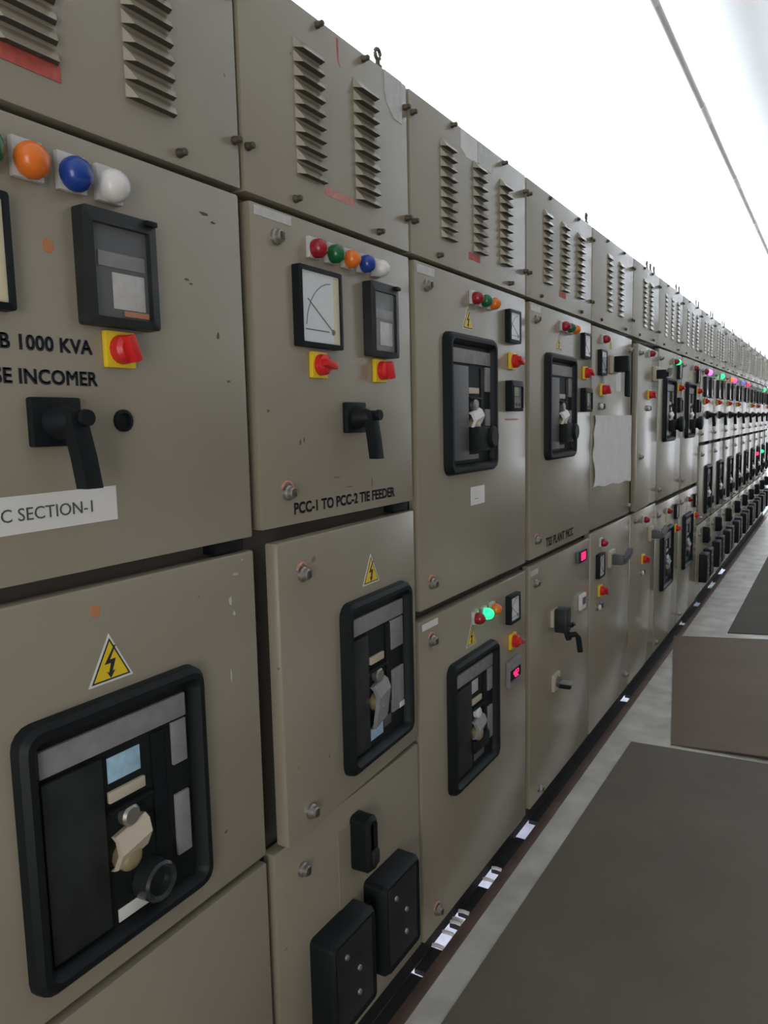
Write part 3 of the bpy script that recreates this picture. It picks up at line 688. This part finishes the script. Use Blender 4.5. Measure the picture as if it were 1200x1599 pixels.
# ---------- the rest of the row, smaller and smaller down the aisle
far = [(6.172, 6.880, 'far tie cabinet with a violet lamp lit, first past the double breaker cabinets', ((6.34, 'lens_red'), (6.52, 'lit_violet'))),
       (6.880, 7.600, 'far tie cabinet with one green lamp lit, next past the violet-lamp cabinet', ((7.25, 'lit_green'),)),
       (7.600, 8.330, 'far tie cabinet with orange and pink lamps lit side by side', ((7.95, 'lit_orange'), (8.17, 'lit_pink'))),
       (8.330, 9.060, 'far tie cabinet with a dim blue lamp lit', ((8.88, 'lit_blue'),)),
       (9.060, 9.790, 'far tie cabinet with a red-pink lamp lit, past the dim blue lamp', ((9.43, 'lit_red'),)),
       (9.790, 10.520, 'far tie cabinet with white lamps, past the red-pink lamp', ((10.05, 'lens_white'), (10.2, 'lens_white'))),
       (10.520, 11.250, 'far tie cabinet with a low red lamp lit beside its breaker', ((10.8, 'lens_white'), (10.95, 'lens_white'))),
       (11.250, 11.980, 'far tie cabinet with two green lamps lit, close to the end of the row', ((11.55, 'lit_green'),)),
       (11.980, 12.710, 'farthest tie cabinet, at the end of the row', ((12.3, 'lens_white'),))]
for i, (y0, y1, lab, lamps) in enumerate(far):
    c, yc = tie_cabinet(y0, y1, lab, ((y0+.20, y0+.37, y0+.54), 0.080), lamps)
    eyebolt(c, yc, y1-.2); eyebolt(c, yc, y1-.08)
    if i in (6, 7):
        link('indicator_lamp', cached('low_lamp', lambda: MB().lathe([(0, 0.022), (0.02, 0.022), (0.032, 0.015), (0.038, 0.004)], n=12), M['lit_red' if i == 6 else 'lit_green']), c, (0.002, -0.1, ZD+0.92), label='lit lamp on the middle door')

# ------------------------------------------------------------------ paper sheet taped to the fifth cabinet
def sheet():
    m = MB(); ny, nz = 24, 12; y0, y1, z0, z1 = 3.290, 3.985, 1.105, 1.418
    front = []
    for i in range(nz+1):
        for j in range(ny+1):
            u, v = j/ny, i/nz
            y = y0+u*(y1-y0)+(0.012*math.sin(v*9)+0.006*math.sin(v*23) if j == 0 else 0)
            z = z0+v*(z1-z0)-(0.02*u if i == 0 else 0)+(0.004*math.sin(u*17) if i == 0 else 0)
            x = 0.0022+0.0018*math.sin(u*19+v*3)*math.sin(v*7+1)+0.003*(abs(u-.5) < .02)+(0.006*math.sin(v*8)**2 if j == 0 else 0)
            front.append((max(x, 0.0010), y, z+ZD))
    n = len(front); vs = front+[(x-.0006, y, z) for x, y, z in front]; fs = []
    q = lambda i, j: i*(ny+1)+j
    for i in range(nz):
        for j in range(ny):
            fs.append((q(i, j), q(i, j+1), q(i+1, j+1), q(i+1, j))); fs.append((n+q(i, j), n+q(i+1, j), n+q(i+1, j+1), n+q(i, j+1)))
    rim = [q(0, j) for j in range(ny)]+[q(i, ny) for i in range(nz)]+[q(nz, j) for j in range(ny, 0, -1)]+[q(i, 0) for i in range(nz, 0, -1)]
    for a, b2 in zip(rim, rim[1:]+rim[:1]): fs.append((a, n+a, n+b2, b2))
    m.v = vs; m.f = fs; return m
o = link('paper_sheet', sheet().mesh('paper_sheet', M['paper']))
tag(o, 'large creased white paper sheet taped across a grey cabinet door', 'paper')

# ------------------------------------------------------------------ rubber mats on the floor
def mat_sheet(name, corners, z0, m, label, t=0.006, curl=None):
    (ax, ay), (bx, by), (cx, cy), (dx, dy) = corners            # near-left, near-right, far-right, far-left
    nu, nv = 18, 26; top = []
    for i in range(nv+1):
        for j in range(nu+1):
            u, v = j/nu, i/nv
            x = (ax*(1-u)+bx*u)*(1-v)+(dx*(1-u)+cx*u)*v; y = (ay*(1-u)+by*u)*(1-v)+(dy*(1-u)+cy*u)*v
            z = z0+t+(curl(u, v) if curl else 0)
            top.append((x, y, z))
    n = len(top); mb = MB(); mb.v = top+[(x, y, z-t) for x, y, z in top]; q = lambda i, j: i*(nu+1)+j
    for i in range(nv):
        for j in range(nu):
            mb.f.append((q(i, j), q(i, j+1), q(i+1, j+1), q(i+1, j))); mb.f.append((n+q(i, j), n+q(i+1, j), n+q(i+1, j+1), n+q(i, j+1)))
    rim = [q(0, j) for j in range(nu)]+[q(i, nu) for i in range(nv)]+[q(nv, j) for j in range(nu, 0, -1)]+[q(i, 0) for i in range(nv, 0, -1)]
    for a, b2 in zip(rim, rim[1:]+rim[:1]): mb.f.append((a, n+a, n+b2, b2))
    o = link(name, mb.mesh(name, M[m])); tag(o, label, 'mat', 'rubber mats along the aisle'); return o
mat_sheet('rubber_mat', ((0.086, -1.6), (1.45, -1.6), (1.45, 3.56), (0.139, 3.475)), 0.0, 'mat_rubber', 'nearest large grey rubber mat, in front of the tie feeder cabinet')
mat_sheet('rubber_mat', ((0.306, 3.53), (1.40, 3.60), (1.14, 5.74), (-0.014, 5.38)), 0.0, 'mat_b', 'brownish rubber mat lying askew with a curled near edge', 0.006,
          lambda u, v: 0.0005+0.016*math.exp(-(v/0.05)**2)*max(0, math.sin(min(1, max(0, u-.03)*2.4)*math.pi*.5)))
mat_sheet('rubber_mat', ((0.300, 5.62), (2.70, 6.35), (2.70, 18.6), (0.330, 18.6)), 0.0, 'mat_c', 'farthest dark rubber mat, past the askew brownish mat')

# ------------------------------------------------------------------ conduit under the ceiling
def conduit():
    x, z = 0.060, 3.50
    root = bpy.data.objects.new('ceiling_conduit', None); C.objects.link(root); root.location = (x, 0, z)
    link('pipe', MB().tube([(0, 2.2, 0), (0, 10, 0), (0, 19.14, 0)], 0.024, 14).mesh('pipe', M['conduit']), root)
    me = MB().tube([(0, -.16, 0), (0, .16, 0)], 0.028, 14).mesh('coupling', M['coupling'])
    rod = MB().lathe_z([(0.020, 0.003), (CEIL-z, 0.003)], n=8).mesh('hanger_rod', M['white'])
    y = 3.9
    while y < 19:
        link('coupling', me, root, (0, y, 0)); link('hanger_rod', rod, root, (0, y+.8, 0)); y += 1.75
    tag(root, 'pale conduit pipe hung just under the white ceiling', 'pipe')
conduit()
# white cable stubs crossing the floor slot
for y, nth in zip((1.787, 1.852, 1.905, 1.920, 1.962, 2.150, 2.222), ('nearest', 'second nearest', 'third nearest', 'fourth nearest', 'third farthest', 'second farthest', 'farthest')):
    o = link('cable_stub', cached('cable_stub', lambda: MB().tube([(-0.030, 0, 0), (-0.015, 0, 0.003), (0.003, 0.002, 0)], 0.0055, 8), M['white']), None, (0, y, 0.009))
    tag(o, 'short white cable end in the floor slot, %s of the row' % nth, 'cable', 'white cable ends in the floor slot')
